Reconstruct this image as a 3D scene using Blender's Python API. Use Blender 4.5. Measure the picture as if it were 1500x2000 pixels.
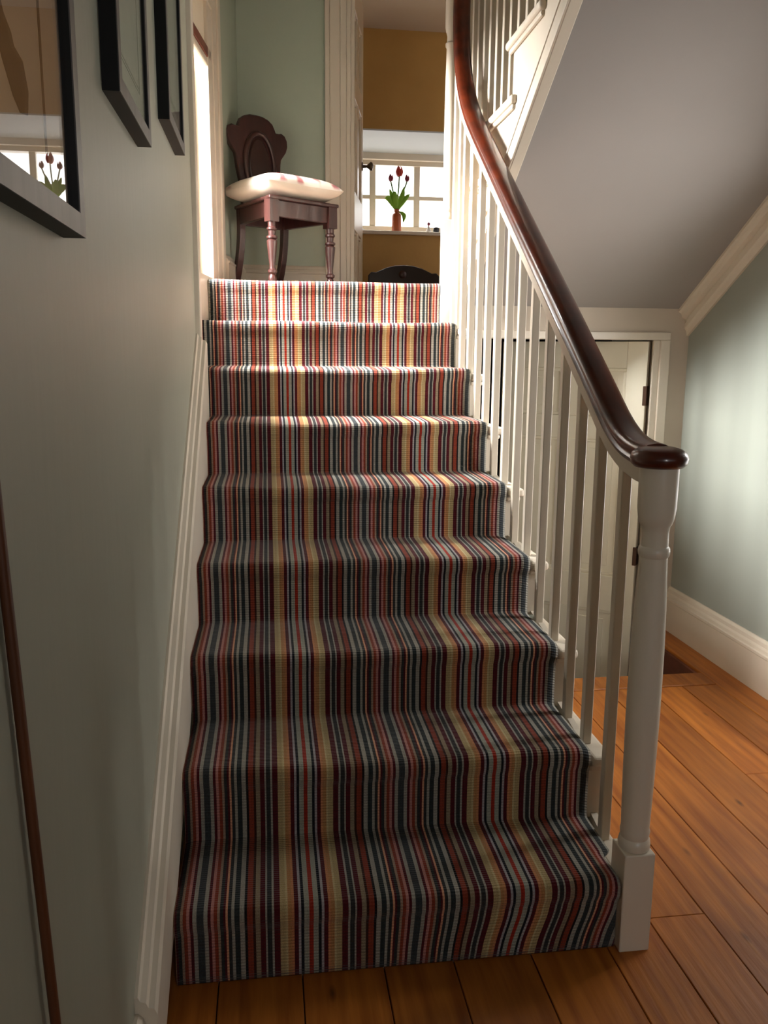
import bpy, math, random
from mathutils import Vector, Matrix
random.seed(7)
for o in list(bpy.data.objects): bpy.data.objects.remove(o)
sc = bpy.context.scene
C = sc.collection
R = math.radians

# ---------------------------------------------------------------- camera
def make_camera():
    f, yaw, pit, rol = 1642.2, 0.1367, -0.18308, 0.00835
    fw = Vector((math.sin(yaw)*math.cos(pit), math.cos(yaw)*math.cos(pit), math.sin(pit)))
    r0 = Vector((math.cos(yaw), -math.sin(yaw), 0)); u0 = r0.cross(fw)
    r = r0*math.cos(rol) + u0*math.sin(rol); u = -r0*math.sin(rol) + u0*math.cos(rol)
    cd = bpy.data.cameras.new('camera'); co = bpy.data.objects.new('camera', cd); C.objects.link(co)
    m = Matrix((r, u, -fw)).transposed().to_4x4(); m.translation = Vector((0.20988, -1.28911, 1.30204))
    co.matrix_world = m
    cd.sensor_width = 36; cd.sensor_fit = 'AUTO'; cd.lens = f*36/2000; cd.clip_start = 0.02
    sc.camera = co
make_camera()

# ---------------------------------------------------------------- world and lights
w = bpy.data.worlds.new('sky'); sc.world = w; w.use_nodes = True
bg = w.node_tree.nodes['Background']; bg.inputs[0].default_value = (1.0, 0.985, 0.965, 1); bg.inputs[1].default_value = 4.0
sc.view_settings.view_transform = 'Standard'; sc.view_settings.look = 'None'
sc.view_settings.exposure = 0.12; sc.view_settings.gamma = 1.0; sc.view_settings.use_curve_mapping = False
sc.cycles.use_denoising = True; sc.cycles.max_bounces = 10; sc.cycles.diffuse_bounces = 6
sc.cycles.transparent_max_bounces = 12; sc.cycles.caustics_reflective = False; sc.cycles.caustics_refractive = False
sc.cycles.sample_clamp_indirect = 6.0

def area(name, loc, direction, sx, sy, energy, color):
    l = bpy.data.lights.new(name, 'AREA'); l.shape = 'RECTANGLE'; l.size = sx; l.size_y = sy
    l.energy = energy; l.color = color
    o = bpy.data.objects.new(name, l); C.objects.link(o); o.location = loc
    o.rotation_euler = Vector(direction).to_track_quat('-Z', 'Y').to_euler()
# daylight outside the windows; the side and hall ones are added
area('daylight_landing_window', (-1.3, 2.15, 3.25), (1, -0.02, -0.62), 2.0, 2.0, 2700, (1.0, 0.985, 0.965))
area('daylight_back_room_window', (1.15, 5.6, 3.7), (0, -1, -0.95), 1.8, 1.2, 260, (1.0, 0.99, 0.98))
area('added_side_window_light', (2.50, 0.82, 1.25), (-0.62, 1, -0.28), 0.8, 1.0, 60, (1.0, 0.985, 0.965))  # added lamp out of view, brightens the cellar door and right floor
area('added_hall_window_light', (1.2, -4.5, 1.65), (0, 1, -0.03), 0.6, 0.9, 45, (1.0, 0.985, 0.965))  # added lamp behind the camera, fills the lower hall

# ---------------------------------------------------------------- helpers
class MB:
    def __init__(s): s.v = []; s.f = []; s.m = []
    def add(s, vs, fs, mi=0):
        b = len(s.v); s.v += [tuple(p) for p in vs]; s.f += [tuple(i+b for i in f) for f in fs]; s.m += [mi]*len(fs); return s
    def box(s, x0, x1, y0, y1, z0, z1, xf=None, mi=0):
        vs = [(x, y, z) for z in (z0, z1) for y in (y0, y1) for x in (x0, x1)]
        if xf: vs = [xf(*p) for p in vs]
        return s.add(vs, [(0,2,3,1),(4,5,7,6),(0,1,5,4),(2,6,7,3),(0,4,6,2),(1,3,7,5)], mi)
    def prism(s, poly, a0, a1, axis='x', xf=None):
        # poly in the two other axes (order x,y,z minus axis), counter-clockwise
        n = len(poly)
        def mk(p, a):
            q = {'x': (a, p[0], p[1]), 'y': (p[0], a, p[1]), 'z': (p[0], p[1], a)}[axis]
            return xf(*q) if xf else q
        vs = [mk(p, a0) for p in poly] + [mk(p, a1) for p in poly]
        fs = [tuple(range(n-1, -1, -1)), tuple(range(n, 2*n))] + [(i, (i+1) % n, n+(i+1) % n, n+i) for i in range(n)]
        return s.add(vs, fs)
    def lathe(s, prof, cx, cy, z0=0, n=24, xf=None):
        vs = []; fs = []
        for z, r in prof:
            for k in range(n):
                a = 2*math.pi*k/n; p = (cx + r*math.cos(a), cy + r*math.sin(a), z0+z); vs.append(xf(*p) if xf else p)
        for i in range(len(prof)-1):
            for k in range(n): fs.append((i*n+k, i*n+(k+1) % n, (i+1)*n+(k+1) % n, (i+1)*n+k))
        fs.append(tuple(range(n-1, -1, -1))); fs.append(tuple((len(prof)-1)*n+k for k in range(n)))
        return s.add(vs, fs)
    def sweep(s, path, prof, up=None, side=None, scale=None, closed=True):
        # prof: list of (side, up); frames by parallel transport or with a constant side vector
        P = [Vector(p) for p in path]; n = len(prof); vs = []; fs = []
        T = [(P[min(i+1, len(P)-1)] - P[max(i-1, 0)]).normalized() for i in range(len(P))]
        sv = Vector(side) if side is not None else T[0].orthogonal().normalized()
        for i, p in enumerate(P):
            if side is None or True:
                sv = (sv - T[i]*sv.dot(T[i])).normalized()
            uv = sv.cross(T[i]); k = scale[i] if scale else 1.0
            for a, b in prof: vs.append(p + sv*a*k + uv*b*k)
        for i in range(len(P)-1):
            for k in range(n if closed else n-1): fs.append((i*n+k, i*n+(k+1) % n, (i+1)*n+(k+1) % n, (i+1)*n+k))
        if closed: fs.append(tuple(range(n-1, -1, -1))); fs.append(tuple((len(P)-1)*n+k for k in range(n)))
        return s.add(vs, fs)
    def build(s, name, mat, parent=None, smooth=None, bevel=0, kind=None, segs=2):
        me = bpy.data.meshes.new(name); me.from_pydata(s.v, [], s.f); me.validate()
        mats = mat if isinstance(mat, (list, tuple)) else [mat]
        for m in mats: me.materials.append(m)
        if len(mats) > 1:
            for p, i in zip(me.polygons, s.m): p.material_index = i
        import bmesh
        bm = bmesh.new(); bm.from_mesh(me); bmesh.ops.recalc_face_normals(bm, faces=bm.faces); bm.to_mesh(me); bm.free()
        if smooth:
            me.shade_smooth(); me.set_sharp_from_angle(angle=R(smooth))
        o = bpy.data.objects.new(name, me); C.objects.link(o)
        attach(o, parent)
        if bevel:
            b = o.modifiers.new('bevel', 'BEVEL'); b.width = bevel; b.segments = segs; b.limit_method = 'ANGLE'; b.angle_limit = R(40)
        if kind: o['kind'] = kind
        return o
def attach(o, parent):
    if parent is None: return
    o.parent = parent
    if parent.parent is None: o.matrix_parent_inverse = parent.matrix_basis.inverted()
def thing(name, label, cat, loc=(0, 0, 0), group=None):
    o = bpy.data.objects.new(name, None); C.objects.link(o); o.location = loc; o.empty_display_size = 0.1
    if cat: tag(o, label, cat, group)
    return o
def tag(o, label, cat, group=None):
    o['label'] = label; o['category'] = cat
    if group: o['group'] = group
    return o
def structure(o, label=None, cat=None):
    o['kind'] = 'structure'
    if label: o['label'] = label
    if cat: o['category'] = cat
    return o
def srgb(r, g, b):
    return tuple(((c/255)/12.92 if c/255 <= 0.04045 else ((c/255+0.055)/1.055)**2.4) for c in (r, g, b)) + (1,)

def material(name, col, rough=0.5, col2=None, nscale=(6, 6, 6), amount=0.5, bump=0.0, bscale=(60, 60, 60), spec=0.5,
             metal=0.0, coat=0.0, detail=4, per_object=False):
    m = bpy.data.materials.new(name); m.use_nodes = True; nt = m.node_tree; N = nt.nodes; L = nt.links
    b = N['Principled BSDF']
    b.inputs['Base Color'].default_value = col; b.inputs['Roughness'].default_value = rough
    b.inputs['Specular IOR Level'].default_value = spec; b.inputs['Metallic'].default_value = metal
    b.inputs['Coat Weight'].default_value = coat; b.inputs['Coat Roughness'].default_value = 0.08
    tc = N.new('ShaderNodeTexCoord'); vec = tc.outputs['Object']
    if per_object:
        oi = N.new('ShaderNodeObjectInfo'); ml = N.new('ShaderNodeMath'); ml.operation = 'MULTIPLY'; ml.inputs[1].default_value = 37.0
        L.new(oi.outputs['Random'], ml.inputs[0])
        va = N.new('ShaderNodeVectorMath'); va.operation = 'ADD'; L.new(vec, va.inputs[0]); L.new(ml.outputs[0], va.inputs[1]); vec = va.outputs[0]
    if col2 is not None:
        mp = N.new('ShaderNodeMapping'); mp.inputs['Scale'].default_value = nscale; L.new(vec, mp.inputs[0])
        n = N.new('ShaderNodeTexNoise'); n.inputs['Scale'].default_value = 1.0; n.inputs['Detail'].default_value = detail; L.new(mp.outputs[0], n.inputs['Vector'])
        r = N.new('ShaderNodeMapRange'); r.inputs['From Min'].default_value = 0.3; r.inputs['From Max'].default_value = 0.7; r.inputs['To Max'].default_value = amount
        L.new(n.outputs['Fac'], r.inputs['Value'])
        mx = N.new('ShaderNodeMix'); mx.data_type = 'RGBA'; mx.inputs[6].default_value = col; mx.inputs[7].default_value = col2
        L.new(r.outputs[0], mx.inputs[0]); L.new(mx.outputs[2], b.inputs['Base Color'])
    if bump:
        mp = N.new('ShaderNodeMapping'); mp.inputs['Scale'].default_value = bscale; L.new(vec, mp.inputs[0])
        n = N.new('ShaderNodeTexNoise'); n.inputs['Scale'].default_value = 1.0; n.inputs['Detail'].default_value = 3; L.new(mp.outputs[0], n.inputs['Vector'])
        bp = N.new('ShaderNodeBump'); bp.inputs['Strength'].default_value = bump; bp.inputs['Distance'].default_value = 0.01
        L.new(n.outputs['Fac'], bp.inputs['Height']); L.new(bp.outputs[0], b.inputs['Normal'])
    return m

SAGE = material('sage_wall_paint', srgb(156, 158, 143), 0.45, srgb(149, 149, 135), (1.6, 1.6, 1.2), 0.6, 0.10, (26, 26, 5), 0.5)
SAGE_SHEEN = material('sage_wall_paint_sheen', srgb(152, 158, 149), 0.33, srgb(146, 150, 140), (1.6, 1.6, 1.2), 0.6, 0.16, (9, 9, 0.8), 0.7)
SAGE_GREEN = material('landing_wall_paint', srgb(172, 182, 166), 0.5, srgb(164, 172, 155), (2, 2, 1.5), 0.6, 0.05, (40, 40, 40))
WHITE = material('white_gloss_paint', srgb(218, 207, 190), 0.32, srgb(208, 196, 178), (5, 5, 2), 0.5, 0.05, (40, 40, 12))
CREAM = material('cream_door_paint', srgb(240, 234, 214), 0.34, srgb(232, 225, 204), (5, 5, 2), 0.5, 0.05, (40, 40, 12))
BEIGE = material('beige_wall_paint', srgb(196, 182, 164), 0.55, srgb(188, 174, 157), (3, 3, 3), 0.6, 0.04, (50, 50, 50))
CEIL = material('ceiling_paint', srgb(158, 151, 146), 0.8, srgb(151, 144, 139), (2, 2, 2), 0.6, 0.03, (50, 50, 50))
OCHRE = material('ochre_wall_paint', srgb(182, 142, 78), 0.6, srgb(170, 130, 68), (5, 5, 5), 0.7, 0.08, (40, 40, 40))
PALEREVEAL = material('pale_reveal_paint', srgb(196, 202, 206), 0.6, srgb(188, 195, 200), (4, 4, 4), 0.5)
MAHOG = material('mahogany_gloss', srgb(96, 37, 16), 0.28, srgb(44, 15, 9), (22, 3.0, 22), 0.85, 0.0, spec=0.5, coat=0.3)
DARKWOOD = material('dark_carved_wood', srgb(66, 36, 32), 0.35, srgb(40, 20, 18), (30, 30, 5), 0.8, 0.1, (60, 60, 12), coat=0.2)
BLACKWOOD = material('black_stained_wood', srgb(30, 16, 14), 0.4, srgb(18, 9, 8), (20, 20, 20), 0.8)
REDTRIM = material('red_brown_stained_board', srgb(112, 58, 40), 0.5, srgb(84, 42, 30), (14, 14, 14), 0.8)
STICKWOOD = material('brown_stick_wood', srgb(96, 52, 24), 0.5, srgb(66, 34, 14), (40, 40, 4), 0.8)
FRAMEBLACK = material('black_frame_lacquer', srgb(8, 8, 8), 0.5, spec=0.25)
FRAMESILVER = material('graphite_frame_face', srgb(96, 94, 93), 0.45, srgb(70, 69, 69), (40, 40, 6), 0.8, metal=0.7)
MATBOARD = material('pale_mount_board', srgb(232, 232, 220), 0.8, srgb(196, 197, 184), (30, 30, 30), 0.5)
PAPER = material('tan_print_paper', srgb(232, 206, 176), 0.8, srgb(222, 192, 158), (6, 6, 6), 0.6)
PRINT = material('brown_print_ink', srgb(96, 66, 42), 0.8, srgb(80, 54, 34), (12, 12, 12), 0.6)
PRINTGREY = material('grey_print_ink', srgb(150, 150, 144), 0.8)
BRASS = material('brass', srgb(196, 150, 70), 0.25, metal=1.0)
IRON = material('dark_bronze_metal', srgb(90, 76, 62), 0.4, metal=0.8)
HINGE = material('old_hinge_metal', srgb(80, 56, 42), 0.5, metal=0.5)
TERRA = material('terracotta_glaze', srgb(178, 92, 52), 0.35, srgb(160, 78, 42), (20, 20, 20), 0.7)
LEAF = material('tulip_leaf', srgb(140, 190, 50), 0.5, srgb(96, 150, 40), (20, 20, 6), 0.8)
STEM = material('tulip_stem', srgb(96, 128, 74), 0.5)
PETAL = material('tulip_petal', srgb(176, 36, 46), 0.45, srgb(206, 90, 50), (18, 18, 10), 0.6)
PETAL2 = material('tulip_petal_purple', srgb(140, 40, 66), 0.45, srgb(120, 30, 58), (18, 18, 10), 0.6)
BLIND = material('cream_blind_cloth', srgb(238, 228, 208), 0.8, srgb(230, 218, 196), (10, 10, 40), 0.5, 0.05, (200, 200, 200))
DARKROOM = material('cellar_painted_shade', srgb(40, 38, 36), 0.9)  # shade of the unlit cellar put into the wall colour
UNDERFLOOR = material('dark_subfloor', srgb(26, 14, 8), 0.9)
CHINA = material('white_china', srgb(232, 230, 226), 0.3)
DARKSMALL = material('dark_ceramic', srgb(52, 54, 60), 0.4)

def glass_material(name, k):
    m = bpy.data.materials.new(name); m.use_nodes = True; nt = m.node_tree; N = nt.nodes; L = nt.links; N.clear()
    out = N.new('ShaderNodeOutputMaterial'); tr = N.new('ShaderNodeBsdfTransparent'); gl = N.new('ShaderNodeBsdfGlossy'); gl.inputs['Roughness'].default_value = 0.0
    mx = N.new('ShaderNodeMixShader'); fr = N.new('ShaderNodeFresnel'); fr.inputs[0].default_value = k
    ge = N.new('ShaderNodeNewGeometry'); mr = N.new('ShaderNodeMapRange'); mr.inputs['To Min'].default_value = k; mr.inputs['To Max'].default_value = 1/k   # same reflectance on both faces of the sheet
    L.new(ge.outputs['Backfacing'], mr.inputs['Value']); L.new(mr.outputs[0], fr.inputs[0])
    L.new(fr.outputs[0], mx.inputs[0]); L.new(tr.outputs[0], mx.inputs[1]); L.new(gl.outputs[0], mx.inputs[2]); L.new(mx.outputs[0], out.inputs[0])
    return m
GLASS = glass_material('window_glass', 1.45)
PICGLASS = glass_material('picture_glass', 1.6)

def floor_material():
    m = material('oak_plank', srgb(186, 114, 44), 0.42, srgb(136, 72, 22), (34, 2.4, 34), 1.0, 0.10, (80, 5, 80), 0.35, per_object=True, detail=6)
    nt = m.node_tree; N = nt.nodes; L = nt.links; b = N['Principled BSDF']
    src = b.inputs['Base Color'].links[0].from_socket
    oi = N.new('ShaderNodeObjectInfo'); hs = N.new('ShaderNodeHueSaturation')
    r = N.new('ShaderNodeMapRange'); r.inputs['To Min'].default_value = 0.84; r.inputs['To Max'].default_value = 1.22
    L.new(oi.outputs['Random'], r.inputs['Value']); L.new(r.outputs[0], hs.inputs['Value'])
    # dark knots
    tc = N.new('ShaderNodeTexCoord'); mp = N.new('ShaderNodeMapping'); mp.inputs['Scale'].default_value = (9, 3.2, 9); L.new(tc.outputs['Object'], mp.inputs[0])
    vo = N.new('ShaderNodeTexVoronoi'); vo.inputs['Scale'].default_value = 1.0; L.new(mp.outputs[0], vo.inputs['Vector'])
    kr = N.new('ShaderNodeMapRange'); kr.inputs['From Min'].default_value = 0.02; kr.inputs['From Max'].default_value = 0.09; kr.inputs['To Min'].default_value = 0.35
    L.new(vo.outputs['Distance'], kr.inputs['Value'])
    mu = N.new('ShaderNodeMix'); mu.data_type = 'RGBA'; mu.blend_type = 'MULTIPLY'; mu.inputs[0].default_value = 1.0
    L.new(src, mu.inputs[6]); L.new(kr.outputs[0], mu.inputs[7]); L.new(mu.outputs[2], hs.inputs['Color']); L.new(hs.outputs[0], b.inputs['Base Color'])
    return m
PLANK = floor_material()

def carpet_material():
    m = bpy.data.materials.new('striped_stair_carpet'); m.use_nodes = True; nt = m.node_tree; N = nt.nodes; L = nt.links
    b = N['Principled BSDF']; b.inputs['Roughness'].default_value = 0.95; b.inputs['Specular IOR Level'].default_value = 0.1
    b.inputs['Sheen Weight'].default_value = 0.08; b.inputs['Sheen Roughness'].default_value = 0.5
    uv = N.new('ShaderNodeUVMap'); uv.uv_map = 'UVMap'; sp = N.new('ShaderNodeSeparateXYZ'); L.new(uv.outputs[0], sp.inputs[0])
    sub = N.new('ShaderNodeMath'); sub.operation = 'SUBTRACT'; sub.inputs[1].default_value = 0.053; L.new(sp.outputs['X'], sub.inputs[0])
    pp = N.new('ShaderNodeMath'); pp.operation = 'PINGPONG'; pp.inputs[1].default_value = 0.2285; L.new(sub.outputs[0], pp.inputs[0])
    dv = N.new('ShaderNodeMath'); dv.operation = 'DIVIDE'; dv.inputs[1].default_value = 0.2285; L.new(pp.outputs[0], dv.inputs[0])
    slate, lgray, maroon, pink, rust, tan = (58, 62, 64), (160, 156, 145), (82, 22, 30), (186, 130, 122), (138, 60, 42), (160, 136, 116)
    dslate, peach, teal, black, brown = (50, 50, 50), (214, 156, 124), (44, 50, 51), (26, 22, 24), (58, 30, 20)
    tang, khaki, ltan, korange, porange, lilac, navy, ggreen, red = (148, 132, 108), (178, 158, 114), (198, 180, 136), (180, 130, 84), (196, 134, 92), (170, 163, 166), (26, 26, 34), (160, 161, 148), (156, 46, 30)
    stops = [(0, slate), (.031, lgray), (.065, maroon), (.093, pink), (.121, rust), (.150, tan), (.172, dslate), (.206, maroon), (.223, peach),
             (.246, dslate), (.274, lgray), (.303, teal), (.348, lgray), (.393, black), (.416, rust), (.467, brown), (.49, tang), (.535, maroon),
             (.58, lgray), (.597, dslate), (.637, lgray), (.66, maroon), (.711, khaki), (.762, ltan), (.785, korange), (.819, porange), (.841, maroon),
             (.881, lilac), (.904, navy), (.932, ggreen), (.977, red)]
    cr = N.new('ShaderNodeValToRGB'); cr.color_ramp.interpolation = 'CONSTANT'
    e = cr.color_ramp.elements
    while len(e) > 1: e.remove(e[-1])
    e[0].position = 0; e[0].color = srgb(*stops[0][1])
    for p, c in stops[1:]:
        q = e.new(p); q.color = srgb(*c)
    L.new(dv.outputs[0], cr.inputs[0])
    # tufted loops: ribs across the path, with yarn mottling
    ns = N.new('ShaderNodeTexNoise'); ns.inputs['Scale'].default_value = 420; ns.inputs['Detail'].default_value = 2; L.new(uv.outputs[0], ns.inputs['Vector'])
    mr = N.new('ShaderNodeMapRange'); mr.inputs['From Min'].default_value = 0.3; mr.inputs['From Max'].default_value = 0.7; mr.inputs['To Min'].default_value = 0.62; mr.inputs['To Max'].default_value = 1.0
    L.new(ns.outputs['Fac'], mr.inputs['Value'])
    mu = N.new('ShaderNodeMix'); mu.data_type = 'RGBA'; mu.blend_type = 'MULTIPLY'; mu.inputs[0].default_value = 1
    L.new(cr.outputs[0], mu.inputs[6]); L.new(mr.outputs[0], mu.inputs[7]); L.new(mu.outputs[2], b.inputs['Base Color'])
    f = N.new('ShaderNodeMath'); f.operation = 'MULTIPLY'; f.inputs[1].default_value = 2*math.pi/0.0072; L.new(sp.outputs['Y'], f.inputs[0])
    si = N.new('ShaderNodeMath'); si.operation = 'SINE'; L.new(f.outputs[0], si.inputs[0])
    g = N.new('ShaderNodeMath'); g.operation = 'MULTIPLY'; g.inputs[1].default_value = 2*math.pi/0.0062; L.new(sp.outputs['X'], g.inputs[0])
    sj = N.new('ShaderNodeMath'); sj.operation = 'SINE'; L.new(g.outputs[0], sj.inputs[0])
    sj2 = N.new('ShaderNodeMath'); sj2.operation = 'MULTIPLY'; sj2.inputs[1].default_value = 0.15; L.new(sj.outputs[0], sj2.inputs[0])
    ad = N.new('ShaderNodeMath'); L.new(si.outputs[0], ad.inputs[0]); L.new(sj2.outputs[0], ad.inputs[1])
    ad2 = N.new('ShaderNodeMath'); L.new(ad.outputs[0], ad2.inputs[0]); L.new(ns.outputs['Fac'], ad2.inputs[1])
    bp = N.new('ShaderNodeBump'); bp.inputs['Strength'].default_value = 0.55; bp.inputs['Distance'].default_value = 0.0016
    L.new(ad2.outputs[0], bp.inputs['Height']); L.new(bp.outputs[0], b.inputs['Normal'])
    return m
CARPET = carpet_material()

# ---------------------------------------------------------------- dimensions
H, G, W0 = 0.18, 0.2705, 0.98           # rise, going, carpet width of the lower flight
XL, XR = -0.04, 2.138                   # left and right hall walls
YD = 2.45                               # wall with the cellar door
ZL = 9*H                                # landing level
YB = 3.35                               # landing back wall
WY0, WY1, WZ0, WZ1 = 0.70, 1.36, 0.60, 1.65   # unseen side window of the hall, added for daylight
XS = 1.06                               # outer string of the upper flight
SO0, SOS = 1.527, 0.595                 # soffit height at YD and slope
def soffit(y): return SO0 + SOS*(YD-y)
def lwx(y): return 0.080 - 0.14*(YB-y)  # slanting landing wall on the left
LD = Vector((0.14, 1, 0)).normalized(); LN = Vector((LD.y, -LD.x, 0))
def lw(n, y, z):                        # local frame of that wall: n out of the wall, y along, z up
    return (lwx(y) + LN.x*n, y + LN.y*n, z)

# ---------------------------------------------------------------- shell of the house
def build_shell():
    # floor with its planks
    fl = MB()
    fl.box(XL-0.15, XR+0.15, -4.35, 1.86, -0.10, -0.014)
    fl.box(2.0, XR+0.15, 1.86, YD+0.1, -0.60, -0.014)
    fl.box(XL-0.15, 1.06, 1.86, YD, -0.60, -0.014)
    floor = structure(fl.build('floor', UNDERFLOOR), 'warm brown oak plank floor of the hall', 'floor')
    xs = [XL, 0.086, 0.262, 0.438, 0.592, 0.767, 0.944, 1.078, 1.222, 1.372, 1.53, 1.70, 1.85, 2.0, XR]
    joints = {6: [-0.6], 7: [0.39], 8: [-0.2], 10: [-0.5], 11: [1.02], 12: [-0.4], 13: [-0.8], 0: [-0.8], 1: [-1.3], 2: [-0.6], 3: [-1.0], 4: [-0.4], 5: [-1.2]}
    for i in range(len(xs)-1):
        a, b = xs[i]+0.0012, xs[i+1]-0.0012
        yend = 1.735 if a > 1.05 else 0.9
        if i == 13: yend = YD
        ys = [-4.3, -2.2] + joints.get(i, []) + [yend]
        for j in range(len(ys)-1):
            dz = random.uniform(-0.0012, 0.0008)
            MB().box(a, b, ys[j]+0.001, ys[j+1]-0.001, -0.016, dz).build('plank', PLANK, floor, bevel=0.0015, segs=1)
    MB().box(1.05, 2.0-0.0015, 1.738, 1.862, -0.03, 0.002).build('threshold_plank', PLANK, floor, bevel=0.002, segs=1)
    # well of the cellar steps
    o = MB()
    o.box(1.985, 2.0, 1.86, YD, -0.60, -0.012); o.box(1.05, 1.065, 1.86, YD, -0.60, -0.012); o.box(1.05, 2.0, 1.862, 1.875, -0.60, -0.03)
    structure(o.build('trim_1', REDTRIM), 'red brown boards lining the sunken well before the cellar door', 'trim')
    o = MB()
    for i in range(2): o.box(1.065, 1.985, 1.875+0.2*i, 1.875+0.2*(i+1), -0.6, -0.18*(i+1))
    o.box(1.065, 1.985, 2.275, YB+0.1, -0.7, -0.54)
    structure(o.build('floor_cellar', REDTRIM), 'reddish steps and floor down at the cellar door', 'floor')
    # left wall (two storeys) and right wall
    structure(MB().box(XL-0.15, XL, -4.35, 1.80, -0.1, 4.7).build('wall_left', SAGE), 'grey green painted wall along the left of the stairs', 'wall')
    ww = MB().box(XR, XR+0.15, WY1, YB+0.2, -0.7, 4.7).box(XR, XR+0.15, -4.35, WY0, -0.7, 4.7).box(XR, XR+0.15, WY0, WY1, -0.7, WZ0).box(XR, XR+0.15, WY0, WY1, WZ1, 4.7)
    sw = MB()
    for a, b, c, d in ((WY0, WY0+0.05, WZ0, WZ1), (WY1-0.05, WY1, WZ0, WZ1), (WY0, WY1, WZ0, WZ0+0.06), (WY0, WY1, WZ1-0.06, WZ1), (WY0, WY1, (WZ0+WZ1)/2-0.02, (WZ0+WZ1)/2+0.02)): sw.box(XR+0.04, XR+0.10, a, b, c, d)
    sw = structure(sw.build('added_side_window', WHITE), 'white sash window added unseen in the right hall wall for daylight', 'window')
    MB().box(XR+0.068, XR+0.072, WY0+0.04, WY1-0.04, WZ0+0.04, WZ1-0.04).build('pane', GLASS, sw)
    structure(ww.build('wall_right', SAGE_SHEEN), 'grey green sheen wall on the right of the hall', 'wall')
    # hall end behind the camera, its unseen window added for daylight
    o = MB(); xa, xb, za, zb = 0.95, 1.45, 1.2, 2.0
    o.box(XL-0.15, XR+0.15, -4.35, -4.2, -0.1, za); o.box(XL-0.15, XR+0.15, -4.35, -4.2, zb, 4.7); o.box(XL-0.15, xa, -4.35, -4.2, za, zb); o.box(xb, XR+0.15, -4.35, -4.2, za, zb)
    structure(o.build('wall_front', SAGE), 'hall end wall with an opening for the added window', 'wall')
    o = MB()
    for a, b, c, d in ((xa, xa+0.05, za, zb), (xb-0.05, xb, za, zb), (xa, xb, za, za+0.06), (xa, xb, zb-0.06, zb), (xa, xb, 1.58, 1.62)): o.box(a, b, -4.31, -4.25, c, d)
    fw = structure(o.build('added_hall_window', WHITE), 'white window added unseen at the hall end for daylight', 'window')
    MB().box(xa+0.04, xb-0.04, -4.285, -4.28, za+0.04, zb-0.04).build('pane', GLASS, fw)
    structure(MB().box(XL-0.15, XR+0.15, -4.35, 0.05, 3.0, 3.12).build('ceiling_hall', CEIL), 'hall ceiling', 'ceiling')
    structure(MB().box(XL-0.15, XR+0.15, -0.05, 0.05, 3.12, 4.7).build('wall_upper', SAGE), 'upper stairwell wall', 'wall')
    structure(MB().box(XL-0.35, XR+0.15, -0.05, YB+0.1, 4.7, 4.8).build('ceiling_stairwell', CEIL), 'stairwell ceiling', 'ceiling')
    # landing floor slab
    o = MB(); o.box(-0.3, 1.02, 9*G+0.02, YB, ZL-0.12, ZL-0.013); o.box(1.02, XR, YD, YB, ZL-0.09, ZL-0.002)
    structure(o.build('floor_landing', CEIL), 'half landing floor at the top of the carpeted flight', 'floor')
    # back wall of the landing with its doorway
    x0, x1, zt = 0.655, 1.235, 3.62
    o = MB(); o.box(-0.25, x0, YB, YB+0.1, -0.7, 4.7); o.box(x0, x1, YB, YB+0.1, zt, 4.7); o.box(x0, x1, YB, YB+0.1, -0.7, ZL-0.013)
    structure(o.build('wall_landing', SAGE_GREEN), 'pale sage green wall behind the chair on the landing', 'wall')
    structure(MB().box(x1, XR, YB, YB+0.1, -0.7, 4.7).build('wall_landing_right', BEIGE), 'wall beyond the banisters on the landing', 'wall')
    # slanting wall on the left of the landing, pierced by the window
    o = MB(); o.box(-0.15, 0, 1.80, 1.92, -0.1, 4.7, lw); o.box(-0.15, 0, 2.62, YB, -0.1, 4.7, lw)
    o.box(-0.15, 0, 1.92, 2.62, -0.1, ZL+0.01, lw); o.box(-0.15, 0, 1.92, 2.62, 2.80, 4.7, lw)
    structure(o.build('wall_landing_left', SAGE_GREEN), 'pale sage wall beside the bright window on the landing', 'wall')
    # wall with the cellar door, under the upper flight
    o = MB(); o.box(1.03, 1.13, YD, YD+0.1, -0.7, SO0+0.02); o.box(2.0, XR, YD, YD+0.1, -0.7, SO0+0.02); o.box(1.13, 2.0, YD, YD+0.1, 1.40, SO0+0.02)
    structure(o.build('wall_cellar', BEIGE), 'beige panelled wall around the cellar door below the sloping soffit', 'wall')
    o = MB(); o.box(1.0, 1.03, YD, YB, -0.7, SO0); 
    structure(o.build('wall_cellar_side', DARKROOM), 'wall inside the cellar doorway, coloured dark for its shade', 'wall')
    # room behind the landing
    zf = 1.26; ry = 4.62
    o = MB(); o.box(0.2, 2.9, YB+0.1, ry+0.4, zf-0.1, zf); structure(o.build('floor_back_room', PLANK), 'floor of the ochre room', 'floor')
    o = MB(); o.box(0.2, 2.9, YB+0.1, ry+0.4, 3.40, 3.5); structure(o.build('ceiling_back_room', BEIGE), 'beige ceiling of the ochre room', 'ceiling')
    o = MB(); o.box(0.1, 0.2, YB+0.1, ry+0.4, zf, 3.5); o.box(2.8, 2.9, YB+0.1, ry+0.4, zf, 3.5)
    structure(o.build('wall_back_room_side', OCHRE), 'ochre side walls of the back room', 'wall')
    xa, xb, za, zb = 0.50, 1.70, 2.139, 2.78
    o = MB(); o.box(0.1, xa, ry, ry+0.34, zf, 3.5); o.box(xb, 2.9, ry, ry+0.34, zf, 3.5); o.box(xa, xb, ry, ry+0.34, zf, za-0.02)
    o.prism([(ry, zb), (ry+0.34, 2.655), (ry+0.34, 3.5), (ry, 3.5)], xa, xb, 'x')
    structure(o.build('wall_back_room', OCHRE), 'ochre painted wall with the small paned window', 'wall')
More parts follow.
